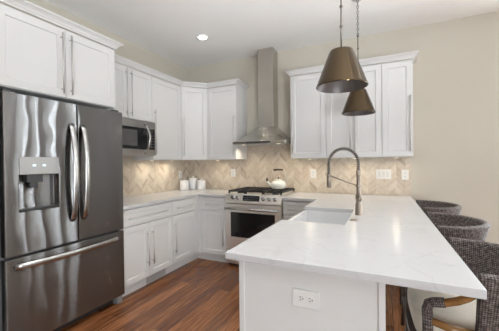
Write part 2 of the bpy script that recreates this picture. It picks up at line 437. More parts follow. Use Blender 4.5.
def bar_handle(door, x0, z0, x1, z1, y, r=0.0055, stand=0.03):
    b = MB(); yy = y-stand
    b.cyl((x0, yy, z0), (x1, yy, z1), r, 10)
    L = math.hypot(x1-x0, z1-z0)
    for t in (0.035/L, 1-0.035/L):
        px, pz = x0+(x1-x0)*t, z0+(z1-z0)*t
        b.cyl((px, yy, pz), (px, y+0.001, pz), r*0.85, 8)
    return b.build('handle', NICKEL, door)

def wall_cabinet(name, label, loc, rz, w_, d, z0, z1, doors, group=None):
    t = thing(name, label, 'cabinet', loc, rz, group)
    MB().box(0, w_, -(d-0.021), -0.001, z0, z1).build('carcass', WHITE, t, bevel=0.001, seg=1)
    for x0, x1, hx, hz0, hz1 in doors:
        dr = shaker(t, 'door', x0, x1, z0+0.003, min(z1, 2.415), -d)
        if hx is not None: bar_handle(dr, hx, hz0, hx, hz1, -d)
    return t
L90 = PI/2
ZU = 1.378; ZT = 2.425; D = 0.345
# over the fridge
t = wall_cabinet('fridge_cabinet', 'deep white two-door cabinet above the stainless refrigerator', (0, -2.868, 0), L90, 0.95, 0.62, 1.865, ZT,
                 [(0.012, 0.475, 0.44, 1.895, 2.375), (0.475, 0.938, 0.51, 1.895, 2.375)])
MB().box(-0.018, 0, -0.60, -0.001, 0, ZT).build('side_panel', WHITE, t)
# above the microwave
wall_cabinet('microwave_cabinet', 'short white two-door wall cabinet above the microwave', (0, -1.90, 0), L90, 0.728, D, 1.842, ZT,
             [(0.0, 0.364, 0.33, 1.87, 2.385), (0.364, 0.728, 0.398, 1.87, 2.385)])
# tall one on the left wall
wall_cabinet('tall_wall_cabinet', 'tall single-door white wall cabinet just right of the microwave', (0, -1.17, 0), L90, 0.558, D, ZU, ZT,
             [(0.0, 0.556, 0.034, 1.44, 2.0)])
# diagonal corner cabinet
t = thing('corner_wall_cabinet', 'white wall cabinet set diagonally across the room corner', 'cabinet', (0, 0, 0))
q = 0.0155
MB().prism([(0.001, -0.61), (D-0.021, -0.61), (0.61, -(D-0.021)), (0.61, -0.001), (0.001, -0.001)], ZU, ZT).build('carcass', WHITE, t, bevel=0.001, seg=1)
dg = bpy.data.objects.new('door_pivot', None)
bpy.data.objects.remove(dg)
Ld = math.hypot(0.61-D, 0.61-D)
dr = shaker(t, 'door', 0.005, Ld-0.005, ZU+0.003, 2.415, 0.0)
dr.location = (D, -0.61, 0); dr.rotation_euler = (0, 0, PI/4)
bar_handle(dr, 0.036, 1.44, 0.036, 1.98, 0.0)
# back wall, left of hood
wall_cabinet('wall_cabinet', 'single-door white wall cabinet on back wall, left of the range hood', (0.613, 0, 0), 0, 0.474, D, ZU, ZT,
             [(0.0, 0.472, 0.44, 1.44, 1.98)])
# right of hood
wall_cabinet('wall_cabinet', 'single-door white wall cabinet on back wall, just right of the range hood', (1.866, 0, 0), 0, 0.444, D, ZU, ZT,
             [(0.0, 0.444, 0.034, 1.44, 1.99)])
wall_cabinet('wall_cabinet', 'two-door white wall cabinet behind the brass pendants', (2.311, 0, 0), 0, 0.611, D, ZU, ZT,
             [(0.0, 0.3055, 0.282, 1.44, 1.99), (0.3055, 0.611, 0.329, 1.44, 1.99)])
wall_cabinet('wall_cabinet', 'narrow single-door white wall cabinet at the far right end of the back wall', (2.923, 0, 0), 0, 0.302, D, ZU, ZT,
             [(0.0, 0.300, 0.272, 1.44, 2.03)])

# crown mouldings: cove profile (outward, height) swept with mitred corners along a plan path
CROWN = [(0, 0), (0.006, 0), (0.008, 0.012), (0.016, 0.017), (0.024, 0.030), (0.040, 0.043), (0.052, 0.048), (0.054, 0.058), (0.0, 0.058)]
def crown(name, label, path, z):
    """path: plan points on the cabinet faces; outside is on the right of the walking direction"""
    P = [Vector(p) for p in path]; rings = []
    for i, p in enumerate(P):
        d0 = (P[i]-P[i-1]).normalized() if i else None
        d1 = (P[i+1]-P[i]).normalized() if i < len(P)-1 else None
        n0 = Vector((d0.y, -d0.x)) if d0 else None; n1 = Vector((d1.y, -d1.x)) if d1 else None
        if n0 is None: off = n1
        elif n1 is None: off = n0
        else:
            s_ = (n0+n1); off = s_ / (s_.dot(n0))
        rings.append([(p.x+off.x*a, p.y+off.y*a, z+h) for a, h in CROWN])
    b = MB(); b.loft(rings, True, True, False)
    return tag(b.build(name, WHITE), label, 'moulding')
crown('crown_moulding', 'white crown moulding topping the cabinet over the refrigerator', [(0.001, -2.886), (0.62, -2.886), (0.62, -1.918), (0.001, -1.918)], ZT)
crown('crown_moulding', 'long white crown moulding running around the room corner to the range hood', [(D, -1.862), (D, -0.61-0.0), (0.613, -D), (1.087, -D), (1.087, -0.001)], ZT)
crown('crown_moulding', 'white crown moulding topping the wall cabinets behind the pendants', [(1.866, -0.001), (1.866, -D), (3.225, -D), (3.225, -0.001)], ZT)

# ------------------------------------------------------------------ backsplash
tag(MB().box(0.0005, 0.010, -1.889, -0.0105, 0.915, 1.415).build('tile_backsplash', TILEY), 'beige zigzag tile backsplash on the left wall under the microwave', 'backsplash')
b = MB(); b.box(0.0005, 3.232, -0.010, -0.0005, 0.915, ZU-0.0005); b.box(1.0875, 1.8655, -0.010, -0.0005, ZU-0.0005, 1.60)
tag(b.build('tile_backsplash', TILEX), 'beige zigzag tile backsplash along the back wall behind the range', 'backsplash')

# ------------------------------------------------------------------ base cabinets
DB = 0.63
def base_cabinet(label, loc, rz, w_, fronts, toe=(0, 0), d=DB, name='base_cabinet', z0=0.10):
    t = thing(name, label, 'cabinet', loc, rz)
    MB().box(0, w_, -(d-0.021), -0.012, z0, 0.880).build('carcass', WHITE, t, bevel=0.001, seg=1)
    MB().box(toe[0], w_+toe[1], -0.576, -0.53, 0.0, 0.0995).build('toe_kick', WHITE, t)
    for kind, x0, x1, za, zb, h in fronts:
        if kind == 'filler': MB().box(x0, x1, -d, -(d-0.022), za, zb).build('filler', WHITE, t); continue
        f = shaker(t, kind, x0, x1, za, zb, -d, rail=0.058 if kind == 'door' else 0.040)
        if h: bar_handle(f, *h, -d)
    return t
base_cabinet('white base cabinet with one wide drawer over two doors beside the refrigerator', (0, -1.889, 0), L90, 0.738,
    [('drawer', 0, 0.736, 0.700, 0.872, (0.064, 0.780, 0.62, 0.780)), ('door', 0, 0.362, 0.106, 0.694, (0.327, 0.235, 0.327, 0.615)), ('door', 0.362, 0.736, 0.106, 0.694, (0.398, 0.235, 0.398, 0.615))])
base_cabinet('white base cabinet with one drawer over one door, left of the inside corner', (0, -1.151, 0), L90, 0.52,
    [('drawer', 0, 0.44, 0.700, 0.872, (0.06, 0.780, 0.38, 0.780)), ('door', 0, 0.44, 0.106, 0.694, (0.036, 0.235, 0.036, 0.615)), ('filler', 0.442, 0.5205, 0.10, 0.880, None)], toe=(0, 0.055))
base_cabinet('white base cabinet with one drawer over one door beside the range', (0.611, 0, 0), 0, 0.462,
    [('filler', 0.0195, 0.063, 0.10, 0.880, None), ('drawer', 0.065, 0.461, 0.700, 0.872, (0.155, 0.780, 0.385, 0.780)), ('door', 0.065, 0.461, 0.106, 0.694, (0.425, 0.235, 0.425, 0.615))], toe=(-0.035, 0))
base_cabinet('white drawer base cabinet between the range and the peninsula', (1.848, 0, 0), 0, 0.445,
    [('drawer', 0.004, 0.40, 0.700, 0.866, (0.08, 0.775, 0.31, 0.775)), ('drawer', 0.004, 0.40, 0.41, 0.694, (0.08, 0.60, 0.31, 0.60)), ('drawer', 0.004, 0.40, 0.106, 0.404, (0.08, 0.32, 0.31, 0.32))])
# toe-kick register
t = thing('toe_kick_vent', 'small grey vent grille set in the white toe kick below the doors', 'vent', (0.5765, -1.38, 0.05), L90)
MB().box(-0.15, 0.15, -0.006, 0, -0.042, 0.042).build('frame', VENTG, t, bevel=0.002)
for k in range(5): MB().box(-0.135, 0.135, -0.009, -0.006, -0.034+0.015*k, -0.026+0.015*k).build('slat', VENTG, t)

# peninsula
t = thing('peninsula_base', 'white kitchen peninsula base with plain end panel facing the camera', 'cabinet', (0, 0, 0))
b = MB()
b.box(2.33, 2.93, -2.62, -1.88, 0.0, 0.881); b.box(2.33, 2.93, -1.88, -1.22, 0.0, 0.60); b.box(2.33, 2.93, -1.22, -0.02, 0.0, 0.881); b.box(2.74, 2.93, -1.88, -1.22, 0.60, 0.881)
b.build('carcass', WHITE, t)
MB().box(2.335, 2.911, -2.638, -2.62, 0.001, 0.881).build('end_panel', WHITE, t)
MB().box(2.310, 2.335, -2.646, -2.60, 0.001, 0.881).build('corner_post', WHITE, t, bevel=0.002)
MB().box(2.911, 2.936, -2.646, -2.60, 0.001, 0.881).build('corner_post', WHITE, t, bevel=0.002)
MB().box(2.93, 2.936, -2.60, -0.02, 0.001, 0.881).build('back_panel', WHITE, t)

# ------------------------------------------------------------------ countertops
ZC0, ZC1 = 0.882, 0.914
b = MB(); b.prism([(0.011, -1.889), (0.648, -1.889), (0.648, -0.648), (1.073, -0.648), (1.073, -0.011), (0.011, -0.011)], ZC0, ZC1)
tag(b.build('countertop', QUARTZ, bevel=0.003), 'L-shaped pale quartz countertop in the room corner between refrigerator and range', 'countertop')
b = MB(); b.prism([(1.848, -0.648), (2.262, -0.648), (2.262, -1.225), (2.70, -1.225), (2.70, -1.88), (2.262, -1.88), (2.262, -2.69), (3.23, -2.69), (3.23, -0.011), (1.848, -0.011)], ZC0, ZC1)
tag(b.build('countertop', QUARTZ, bevel=0.003), 'big white quartz peninsula countertop holding the sink and tall faucet', 'countertop')

# sink
t = thing('farmhouse_sink', 'white apron-front sink let into the peninsula countertop', 'sink', (0, 0, 0))
def ring(x0, x1, y0, y1, z): return [(x0, y0, z), (x1, y0, z), (x1, y1, z), (x0, y1, z)]
b = MB()
b.loft([ring(2.256, 2.735, -1.879, -1.226, 0.63), ring(2.256, 2.735, -1.879, -1.226, 0.881),
        ring(2.282, 2.699, -1.868, -1.237, 0.881), ring(2.290, 2.690, -1.858, -1.247, 0.67)], True, True, False)
b.build('basin', PORC, t, bevel=0.006, seg=3)
MB().lathe([(0.045, 0.671), (0.045, 0.674), (0.02, 0.673), (0.0, 0.672)], 2.49, -1.55, 24).build('drain', NICKEL, t)

# ------------------------------------------------------------------ faucet (spring pull-down)
fx_, fy_ = 2.757, -1.47
t = thing('spring_faucet', 'tall brushed bronze spring pull-down faucet arching over the sink', 'faucet', (fx_, fy_, ZC1))
MB().lathe([(0.030, 0), (0.030, 0.004), (0.026, 0.010), (0.026, 0.085), (0.020, 0.092), (0.020, 0.11), (0.024, 0.115), (0.024, 0.155), (0.017, 0.165), (0.015, 0.30), (0.018, 0.305), (0.018, 0.345), (0.012, 0.35)], seg=24).build('column', FAUCM, t)
b = MB(); b.cyl((0.0, -0.02, 0.13), (0.0, -0.052, 0.135), 0.011, 12); b.tube([(0, -0.052, 0.135), (0.01, -0.062, 0.16), (0.012, -0.066, 0.20)], [0.008, 0.007, 0.005], 8)
b.build('lever_handle', FAUCM, t)
arch = []
Ra = 0.113
for k in range(6): arch.append(Vector((0, 0, 0.34+0.012*k)))
for k in range(1, 25):
    a = PI*k/24; arch.append(Vector((-Ra+Ra*math.cos(a), 0, 0.40+Ra*1.08*math.sin(a))))
for k in range(1, 6): arch.append(Vector((-2*Ra, 0, 0.40-0.022*k)))
MB().tube(arch, 0.0095, 8).build('hose', DARKP, t)
# helix round the hose
tot = [0.0]
for i in range(1, len(arch)): tot.append(tot[-1]+(arch[i]-arch[i-1]).length)
hel = []; turns = 30; N = turns*10
for q_ in range(N+1):
    s_ = tot[-1]*q_/N
    i = max(k for k in range(len(tot)) if tot[k] <= s_+1e-9); i = min(i, len(arch)-2)
    f = (s_-tot[i])/(tot[i+1]-tot[i]); p = arch[i].lerp(arch[i+1], f)
    tn = (arch[min(i+1, len(arch)-1)]-arch[max(i-1, 0)]).lerp(arch[min(i+2, len(arch)-1)]-arch[i], f).normalized()
    n1 = Vector((0, 1, 0)); n2 = tn.cross(n1)
    a = 2*PI*q_/10
    hel.append(p + (n1*math.cos(a)+n2*math.sin(a))*0.0142)
MB().tube(hel, 0.0036, 6).build('spring', FAUCM, t)
hx_ = -2*Ra
MB().lathe([(0.012, 0.205), (0.0185, 0.208), (0.0185, 0.30), (0.014, 0.31), (0.010, 0.315)], hx_, 0, 20).build('spray_head', FAUCM, t)
b = MB(); b.cyl((0, 0, 0.225), (hx_+0.01, 0, 0.302), 0.0055, 8)
b.torus(Matrix.Translation((hx_, 0, 0.303)), 0.0195, 0.005); b.torus(Matrix.Translation((0, 0, 0.222)), 0.018, 0.006)
b.build('support_arm', FAUCM, t)
t = tag(MB().lathe([(0.027, 0), (0.027, 0.004), (0.020, 0.007), (0.019, 0.011), (0.0, 0.012)], seg=24).build('air_switch', FAUCM, loc=(2.742, -1.71, ZC1)), 'small round metal air switch button on the countertop near the faucet', 'button')

# ------------------------------------------------------------------ refrigerator
FX = 0.67; Y0, Y1, YS = -2.838, -1.894, -2.338
t = thing('refrigerator', 'stainless French-door refrigerator with ice dispenser and bottom freezer drawer', 'refrigerator', (0, 0, 0))
MB().box(0.03, 0.60, Y0+0.005, Y1-0.004, 0.06, 1.80).build('body', GREYP, t, bevel=0.004)
def rdoor(y0, y1, z0, z1, hole=None):
    b = MB()
    if not hole: b.box(0.605, FX, y0, y1, z0, z1)
    else:
        h0, h1, k0, k1, dp = hole
        ys = [y0, h0, h1, y1]; zs = [z0, k0, k1, z1]
        V = [[b.bm.verts.new((FX, yy, zz)) for zz in zs] for yy in ys]
        for i in range(3):
            for j in range(3):
                if (i, j) != (1, 1): b.face([V[i][j], V[i+1][j], V[i+1][j+1], V[i][j+1]])
        R = [b.bm.verts.new((FX-dp, yy, zz)) for yy, zz in ((h0, k0), (h1, k0), (h1, k1), (h0, k1))]
        Fv = [V[1][1], V[2][1], V[2][2], V[1][2]]
        for a in range(4): c = (a+1) % 4; b.face([Fv[a], Fv[c], R[c], R[a]])
        b.face(R)
        B = [b.bm.verts.new((0.605, yy, zz)) for yy, zz in ((y0, z0), (y1, z0), (y1, z1), (y0, z1))]
        per = [[V[0][0], V[1][0], V[2][0], V[3][0]], [V[3][0], V[3][1], V[3][2], V[3][3]], [V[3][3], V[2][3], V[1][3], V[0][3]], [V[0][3], V[0][2], V[0][1], V[0][0]]]
        for a in range(4): b.face([B[a]]+per[a]+[B[(a+1) % 4]])
        b.face(B)
    return b
DY0, DY1, DZ0, DZ1 = -2.752, -2.490, 1.005, 1.385
dl = rdoor(Y0, YS-0.003, 0.706, 1.822, (DY0, DY1, DZ0, 1.262, 0.062)).build('door', STEEL, t, bevel=0.006, seg=3)
dr_ = rdoor(YS+0.003, Y1, 0.706, 1.822).build('door', STEEL, t, bevel=0.006, seg=3)
fz = rdoor(Y0, Y1, 0.075, 0.690).build('freezer_drawer', STEEL, t, bevel=0.006, seg=3)
def arched(parent, p0, p1, bow, ln):
    P0, P1 = Vector(p0), Vector(p1); pts = []
    for k in range(21):
        f = k/20; p = P0.lerp(P1, f); p.x += bow*(math.sin(PI*f)**0.55 if 0 < f < 1 else 0); pts.append(p)
    MB().tube(pts, 0.011, 12, ry=0.023, up=(1, 0, 0)).build('handle', HANDM, parent)
arched(dl, (FX-0.004, -2.388, 0.875), (FX-0.004, -2.388, 1.655), 0.062, 0)
arched(dr_, (FX-0.004, -2.292, 0.875), (FX-0.004, -2.292, 1.655), 0.062, 0)
arched(fz, (FX-0.004, -2.79, 0.632), (FX-0.004, -1.955, 0.632), 0.062, 0)
dp = MB().box(FX-0.03, FX+0.004, DY0+0.001, DY1-0.001, 1.262, DZ1).build('dispenser_panel', PANELM, dl, bevel=0.002)
for yy in (-2.66, -2.595): MB().box(FX+0.004, FX+0.0055, yy-0.011, yy+0.011, 1.318, 1.334).build('indicator', LED, dl)
b = MB(); b.box(FX-0.060, FX-0.012, -2.70, -2.595, 1.205, 1.2615); b.box(FX-0.050, FX-0.022, -2.675, -2.625, 1.165, 1.205)
b.build('dispenser_spout', DARKP, dl, bevel=0.003)
MB().box(FX-0.061, FX+0.006, DY0+0.004, DY1-0.004, DZ0+0.0005, DZ0+0.014).build('drip_tray', DARKP, dl, bevel=0.002)
MB().box(0.10, 0.60, Y0+0.03, Y1-0.06, 0.012, 0.06).build('base_grille', DARKP, t)
MB().box(0.585, 0.655, Y1-0.075, Y1-0.015, 0.0, 0.066).build('foot', GREYP, t, bevel=0.006)
MB().box(0.585, 0.655, Y0+0.015, Y0+0.075, 0.0, 0.066).build('foot', GREYP, t, bevel=0.006)
for y_ in (Y0+0.05, Y1-0.05): MB().box(0.50, 0.64, y_-0.035, y_+0.035, 1.80, 1.842).build('hinge_cover', DARKP, t, bevel=0.005)

# ------------------------------------------------------------------ microwave
t = thing('microwave', 'stainless over-the-counter microwave mounted under the short cabinet', 'microwave', (0, -1.890, 0), L90)
mw = 0.730
MB().box(0, mw, -0.36, -0.011, 1.423, 1.838).build('body', MICROM, t, bevel=0.003)
dr = MB().box(0, 0.60, -0.384, -0.362, 1.428, 1.834).build('door', MICROM, t, bevel=0.003)
MB().box(0.03, 0.597, -0.387, -0.3835, 1.497, 1.748).build('window', BLACKG, dr, bevel=0.001)
pts = []
for k in range(15):
    f = k/14; pts.append((0.560, -0.384-0.080*math.sin(PI*f)**0.8 if 0 < f < 1 else -0.383, 1.45+0.34*f))
MB().box(0.095, 0.44, -0.3878, -0.3868, 1.535, 1.715).build('window_screen', SCREENM, dr)
MB().tube(pts, 0.010, 10, ry=0.016, up=(0, 1, 0)).build('handle', HANDM, dr)
cp = MB().box(0.603, mw, -0.384, -0.362, 1.428, 1.834).build('control_panel', MICROM, t, bevel=0.003)
MB().box(0.606, mw-0.018, -0.387, -0.3835, 1.497, 1.748).build('keypad', BLACKG, cp, bevel=0.001)
for i in range(3):
    for j in range(5): MB().box(0.618+0.03*i, 0.633+0.03*i, -0.3878, -0.3868, 1.525+0.034*j, 1.535+0.034*j).build('key', GREYP, cp)
MB().box(0.04, mw-0.04, -0.33, -0.05, 1.416, 1.4235).build('underside_filter', VENTG, t)

# ------------------------------------------------------------------ range
RX0, RX1 = 1.077, 1.844
t = thing('gas_range', 'stainless slide-in gas range with black oven window and front knobs', 'range', (RX0, 0, 0)); RW = RX1-RX0
MB().box(0.003, RW-0.003, -0.62, -0.012, 0.06, 0.905).build('body', STEELP, t)
b = MB()
pr = [(-0.60, 0.815), (-0.672, 0.815), (-0.672, 0.835), (-0.642, 0.932), (-0.60, 0.932)]
b.loft([[(x, y, z) for y, z in pr] for x in (0.0, RW)], True, True, False)
cp = b.build('control_panel', STEELP, t, bevel=0.003)
tilt = math.atan2(0.03, 0.097)
def on_panel(x, f): return (x, -0.672+0.030*f, 0.835+0.097*f)
nrm = Vector((0, -math.cos(tilt), math.sin(tilt)))
for xk in (0.118, 0.185, 0.535, 0.612, 0.687):
    p = Vector(on_panel(xk, 0.5))
    b = MB(); b.tube([p, p+nrm*0.008, p+nrm*0.0081, p+nrm*0.034], [0.025, 0.024, 0.020, 0.018], 20)
    b.build('knob', HANDM, cp)
b = MB()
p0, p1 = Vector(on_panel(0.257, 0.16)), Vector(on_panel(0.482, 0.84))
q0 = [Vector((p0.x, p0.y, p0.z)), Vector((p1.x, p0.y, p0.z)), Vector((p1.x, p1.y, p1.z)), Vector((p0.x, p1.y, p1.z))]
b.loft([[tuple(v-nrm*0.001) for v in q0], [tuple(v+nrm*0.003) for v in q0]], True, True, False)
b.build('display', BLACKG, cp)
for i in range(7):
    for j in range(2):
        a = Vector(on_panel(0.285+0.027*i, 0.3+0.25*j))+nrm*0.0035
        MB().box(a.x, a.x+0.012, a.y-0.0005, a.y+0.0005, a.z, a.z+0.006).build('display_mark', GREYP, cp)
od = MB().box(0.003, RW-0.003, -0.662, -0.622, 0.205, 0.806).build('oven_door', STEELP, t, bevel=0.004)
MB().box(0.082, RW-0.082, -0.665, -0.660, 0.385, 0.700).build('window', BLACKG, od, bevel=0.002)
b = MB(); b.tube([(0.03, -0.722, 0.752), (RW-0.03, -0.722, 0.752)], 0.014, 14)
for xx in (0.06, RW-0.06): b.cyl((xx, -0.722, 0.752), (xx, -0.66, 0.752), 0.011, 10)
b.build('handle', HANDM, od)
dw = MB().box(0.003, RW-0.003, -0.658, -0.622, 0.035, 0.195).build('warming_drawer', STEELP, t, bevel=0.004)
MB().box(0.02, RW-0.02, -0.60, -0.05, 0.0, 0.06).build('plinth', DARKP, t)
MB().box(-0.004, RW+0.002, -0.642, -0.012, 0.9145, 0.928).build('cooktop', STEELP, t, bevel=0.002)
for bx_, by_ in ((0.14, -0.48), (0.14, -0.18), (0.383, -0.33), (0.627, -0.48), (0.627, -0.18)):
    MB().lathe([(0.05, 0.928), (0.05, 0.936), (0.038, 0.94), (0.038, 0.950), (0.0, 0.951)], bx_, by_, 20).build('burner', IRON, t)
for gx in range(3):
    b = MB(); x0 = 0.018+gx*0.245; x1 = x0+0.241; y0, y1 = -0.60, -0.045; zt = 0.972; zb = 0.954
    for yy in (y0, y1-0.014): b.box(x0, x1, yy, yy+0.014, zb, zt)
    for xx in (x0, x1-0.014): b.box(xx, xx+0.014, y0, y1, zb, zt)
    for k in range(1, 4): b.box(x0, x1, y0+(y1-y0)*k/4-0.006, y0+(y1-y0)*k/4+0.006, zb+0.004, zt)
    b.box((x0+x1)/2-0.006, (x0+x1)/2+0.006, y0, y1, zb+0.004, zt)
    for xx in (x0, x1-0.016):
        for yy in (y0, y1-0.016): b.box(xx, xx+0.016, yy, yy+0.016, 0.928, zb)
    b.build('grate', IRON, t)

# ------------------------------------------------------------------ kettle
kx, ky = 1.632, -0.16
t = thing('kettle', 'cream enamel tea kettle with dark grip on the back burner', 'kettle', (kx, ky, 0.9725), math.radians(-155))
t.scale = (1.07, 1.07, 1.0)
MB().lathe([(0.078, 0), (0.088, 0.006), (0.100, 0.035), (0.098, 0.07), (0.080, 0.098), (0.050, 0.110), (0.048, 0.112)], seg=32).build('body', ENAMEL, t)
ld = MB().lathe([(0.052, 0.111), (0.050, 0.117), (0.03, 0.125), (0.0, 0.128)], seg=24).build('lid', ENAMEL, t)
MB().lathe([(0.006, 0.126), (0.006, 0.133), (0.012, 0.139), (0.013, 0.147), (0.008, 0.154), (0.0, 0.155)], seg=16).build('knob', DARKP, ld)
MB().tube([(0.085, 0, 0.045), (0.115, 0, 0.062), (0.135, 0, 0.088), (0.148, 0, 0.102)], [0.022, 0.018, 0.014, 0.012], 12).build('spout', ENAMEL, t)
MB().tube([(0.138, 0, 0.106), (0.150, 0, 0.122), (0.142, 0, 0.150)], [0.015, 0.013, 0.005], 10).build('whistle', DARKP, t)
b = MB()
b.tube([(-0.088, 0, 0.088), (-0.093, 0, 0.13), (-0.088, 0, 0.195), (-0.066, 0, 0.248), (-0.055, 0, 0.252), (0, 0, 0.256), (0.055, 0, 0.252), (0.066, 0, 0.248), (0.088, 0, 0.195), (0.093, 0, 0.13), (0.088, 0, 0.088)], 0.004, 8)
b.build('handle', NICKEL, t)
MB().tube([(-0.060, 0, 0.252), (0.0, 0, 0.258), (0.060, 0, 0.252)], 0.013, 12).build('grip', DWOOD, t)

# ------------------------------------------------------------------ canisters
def canister(loc, r, h, label):
    t = thing('canister', label, 'canister', loc, 0, 'white canisters in the corner')
    prof = [(r*0.93, 0), (r, 0.006)]
    for k in range(1, 8):
        z = 0.006+(h-0.02)*k/8; prof += [(r, z-0.003), (r*0.985, z), (r, z+0.003)]
    prof += [(r, h-0.004), (r*0.96, h)]
    MB().lathe(prof, seg=28).build('jar', CERAM, t)
    ld = MB().lathe([(r*0.97, h), (r*1.03, h+0.002), (r*1.03, h+0.014), (r*0.9, h+0.020), (0.0, h+0.024)], seg=28).build('lid', CERAM, t)
    MB().lathe([(0.007, h+0.022), (0.007, h+0.030), (0.014, h+0.036), (0.013, h+0.045), (0.0, h+0.048)], seg=16).build('knob', CERAM, ld)
canister((0.118, -0.27, ZC1), 0.072, 0.128, 'short white ceramic canister with knob lid, the left one of three in the corner')
canister((0.168, -0.115, ZC1), 0.072, 0.158, 'tallest white ceramic canister with knob lid, in the middle of three')
canister((0.335, -0.125, ZC1), 0.066, 0.128, 'short white ceramic canister with knob lid, the right one of three in the corner')

# ------------------------------------------------------------------ range hood
hc = 1.472
t = thing('range_hood', 'stainless chimney range hood above the gas range', 'range hood', (hc, 0, 0))
MB().box(-0.111, 0.111, -0.210, -0.012, 2.15, 2.898).build('upper_chimney', HOODM, t, bevel=0.002)
MB().box(-0.1135, 0.1135, -0.2125, -0.012, 1.80, 2.16).build('lower_chimney', HOODM, t, bevel=0.002)
b = MB(); w2 = 0.372
def rr(x, y0, y1, z): return [(-x, y0, z), (x, y0, z), (x, y1, z), (-x, y1, z)]
b.loft([rr(w2-0.012, -0.478, -0.012, 1.610), rr(0.246, -0.352, -0.012, 1.698), rr(0.116, -0.216, -0.012, 1.825)], True, True, False)
b.build('canopy', HOODM, t)
lip = MB().box(-w2, w2, -0.49, -0.012, 1.575, 1.611).build('lip', HOODM, t, bevel=0.003)
MB().box(-0.17, 0.17, -0.4925, -0.4895, 1.583, 1.603).build('control_strip', DARKP, lip)
MB().box(-w2+0.05, w2-0.05, -0.44, -0.06, 1.570, 1.5755).build('filter', VENTG, lip)
for s_ in (-1, 1): MB().lathe([(0.028, 1.5685), (0.028, 1.5755)], s_*0.25, -0.40, 16).build('lamp', HLENS, lip)
for s_ in (-1, 1): area('hood_lamp', (hc+s_*0.25, -0.36, 1.564), (hc+s_*0.25, -0.30, 0), 0.05, 0.05, 1.2, (1.0, 0.84, 0.62), 150, 'DISK')

# ------------------------------------------------------------------ under-cabinet pucks
def puck(x, y, label, p=1.0):
    t = thing('puck_light', label, 'light', (x, y, ZU), 0, 'under-cabinet puck lights')
    MB().lathe([(0.026, -0.011), (0.030, -0.009), (0.030, -0.0005)], seg=20).build('housing', NICKEL, t)
    MB().lathe([(0.020, -0.0125), (0.022, -0.011)], seg=20).build('lens', PUCK, t)
    area('puck_lamp', (x, y, ZU-0.016), (x, y, 0), 0.04, 0.04, p*0.7, (1.0, 0.88, 0.70), 170, 'DISK')
puck(0.16, -0.62, 'small round puck light under the tall cabinet on the left wall near the corner', 1.5)
puck(0.16, -1.0, 'small round puck light under the tall cabinet next to the microwave', 1.2)
puck(0.70, -0.22, 'small round puck light under the wall cabinet left of the range hood', 1.2)
puck(2.08, -0.22, 'small round puck light under the wall cabinet just right of the range hood', 1.3)
puck(2.62, -0.22, 'small round puck light under the two-door wall cabinet behind the pendants', 1.3)
puck(3.07, -0.22, 'small round puck light under the wall cabinet at the far right end', 1.0)

# ------------------------------------------------------------------ outlets and switches (local front = -y)
def outlet(name, label, cat, loc, rz, w_=0.074, h_=0.118, kind='duplex', n=1, horiz=False):
    t = thing(name, label, cat, loc, rz)
    if horiz: w_, h_ = h_, w_
    MB().box(-w_/2, w_/2, -0.007, 0, -h_/2, h_/2).build('cover_plate', PLATE, t, bevel=0.002)
    if kind == 'duplex':
        for s_ in (-1, 1):
            cx_, cz_ = (s_*0.020, 0) if horiz else (0, s_*0.020)
            r_ = MB().box(cx_-0.0165, cx_+0.0165, -0.0085, -0.0065, cz_-0.0145, cz_+0.0145).build('receptacle', PLATE, t, bevel=0.003)
            b = MB()
            for d in (-0.006, 0.006):
                if horiz: b.box(cx_-0.006, cx_+0.002, -0.0092, -0.0083, d-0.0014, d+0.0014)
                else: b.box(d-0.0014, d+0.0014, -0.0092, -0.0083, cz_-0.002, cz_+0.006)
            if horiz: b.box(cx_+0.006, cx_+0.0105, -0.0092, -0.0083, -0.0025, 0.0025)
            else: b.box(-0.0025, 0.0025, -0.0092, -0.0083, cz_-0.0105, cz_-0.006)
            b.build('slots', SLOT, r_)
    else:
        for i in range(n):
            cx_ = (i-(n-1)/2)*0.046
            MB().box(cx_-0.0165, cx_+0.0165, -0.0085, -0.0065, -0.033, 0.033).build('rocker', ROCKER, t, bevel=0.003)
    return t
outlet('wall_outlet', 'white outlet on the back wall tiles between the canisters and the range', 'outlet', (0.845, -0.0105, 1.172), 0)
outlet('light_switch', 'white switch plate on the left wall tiles just above the canisters', 'switch', (0.0105, -0.235, 1.150), L90, kind='rocker')
outlet('wall_outlet', 'white outlet on the back wall tiles left of the faucet', 'outlet', (2.078, -0.0105, 1.172), 0)
outlet('light_switch', 'wide white three-switch plate on the back wall tiles right of the faucet', 'switch', (2.935, -0.0105, 1.172), 0, w_=0.168, kind='rocker', n=3)
outlet('wall_outlet', 'white outlet at the right end of the back wall tiles', 'outlet', (3.168, -0.0105, 1.168), 0)
outlet('island_outlet', 'white horizontal outlet on the peninsula end panel below the countertop', 'outlet', (2.629, -2.6385, 0.746), 0, horiz=True)

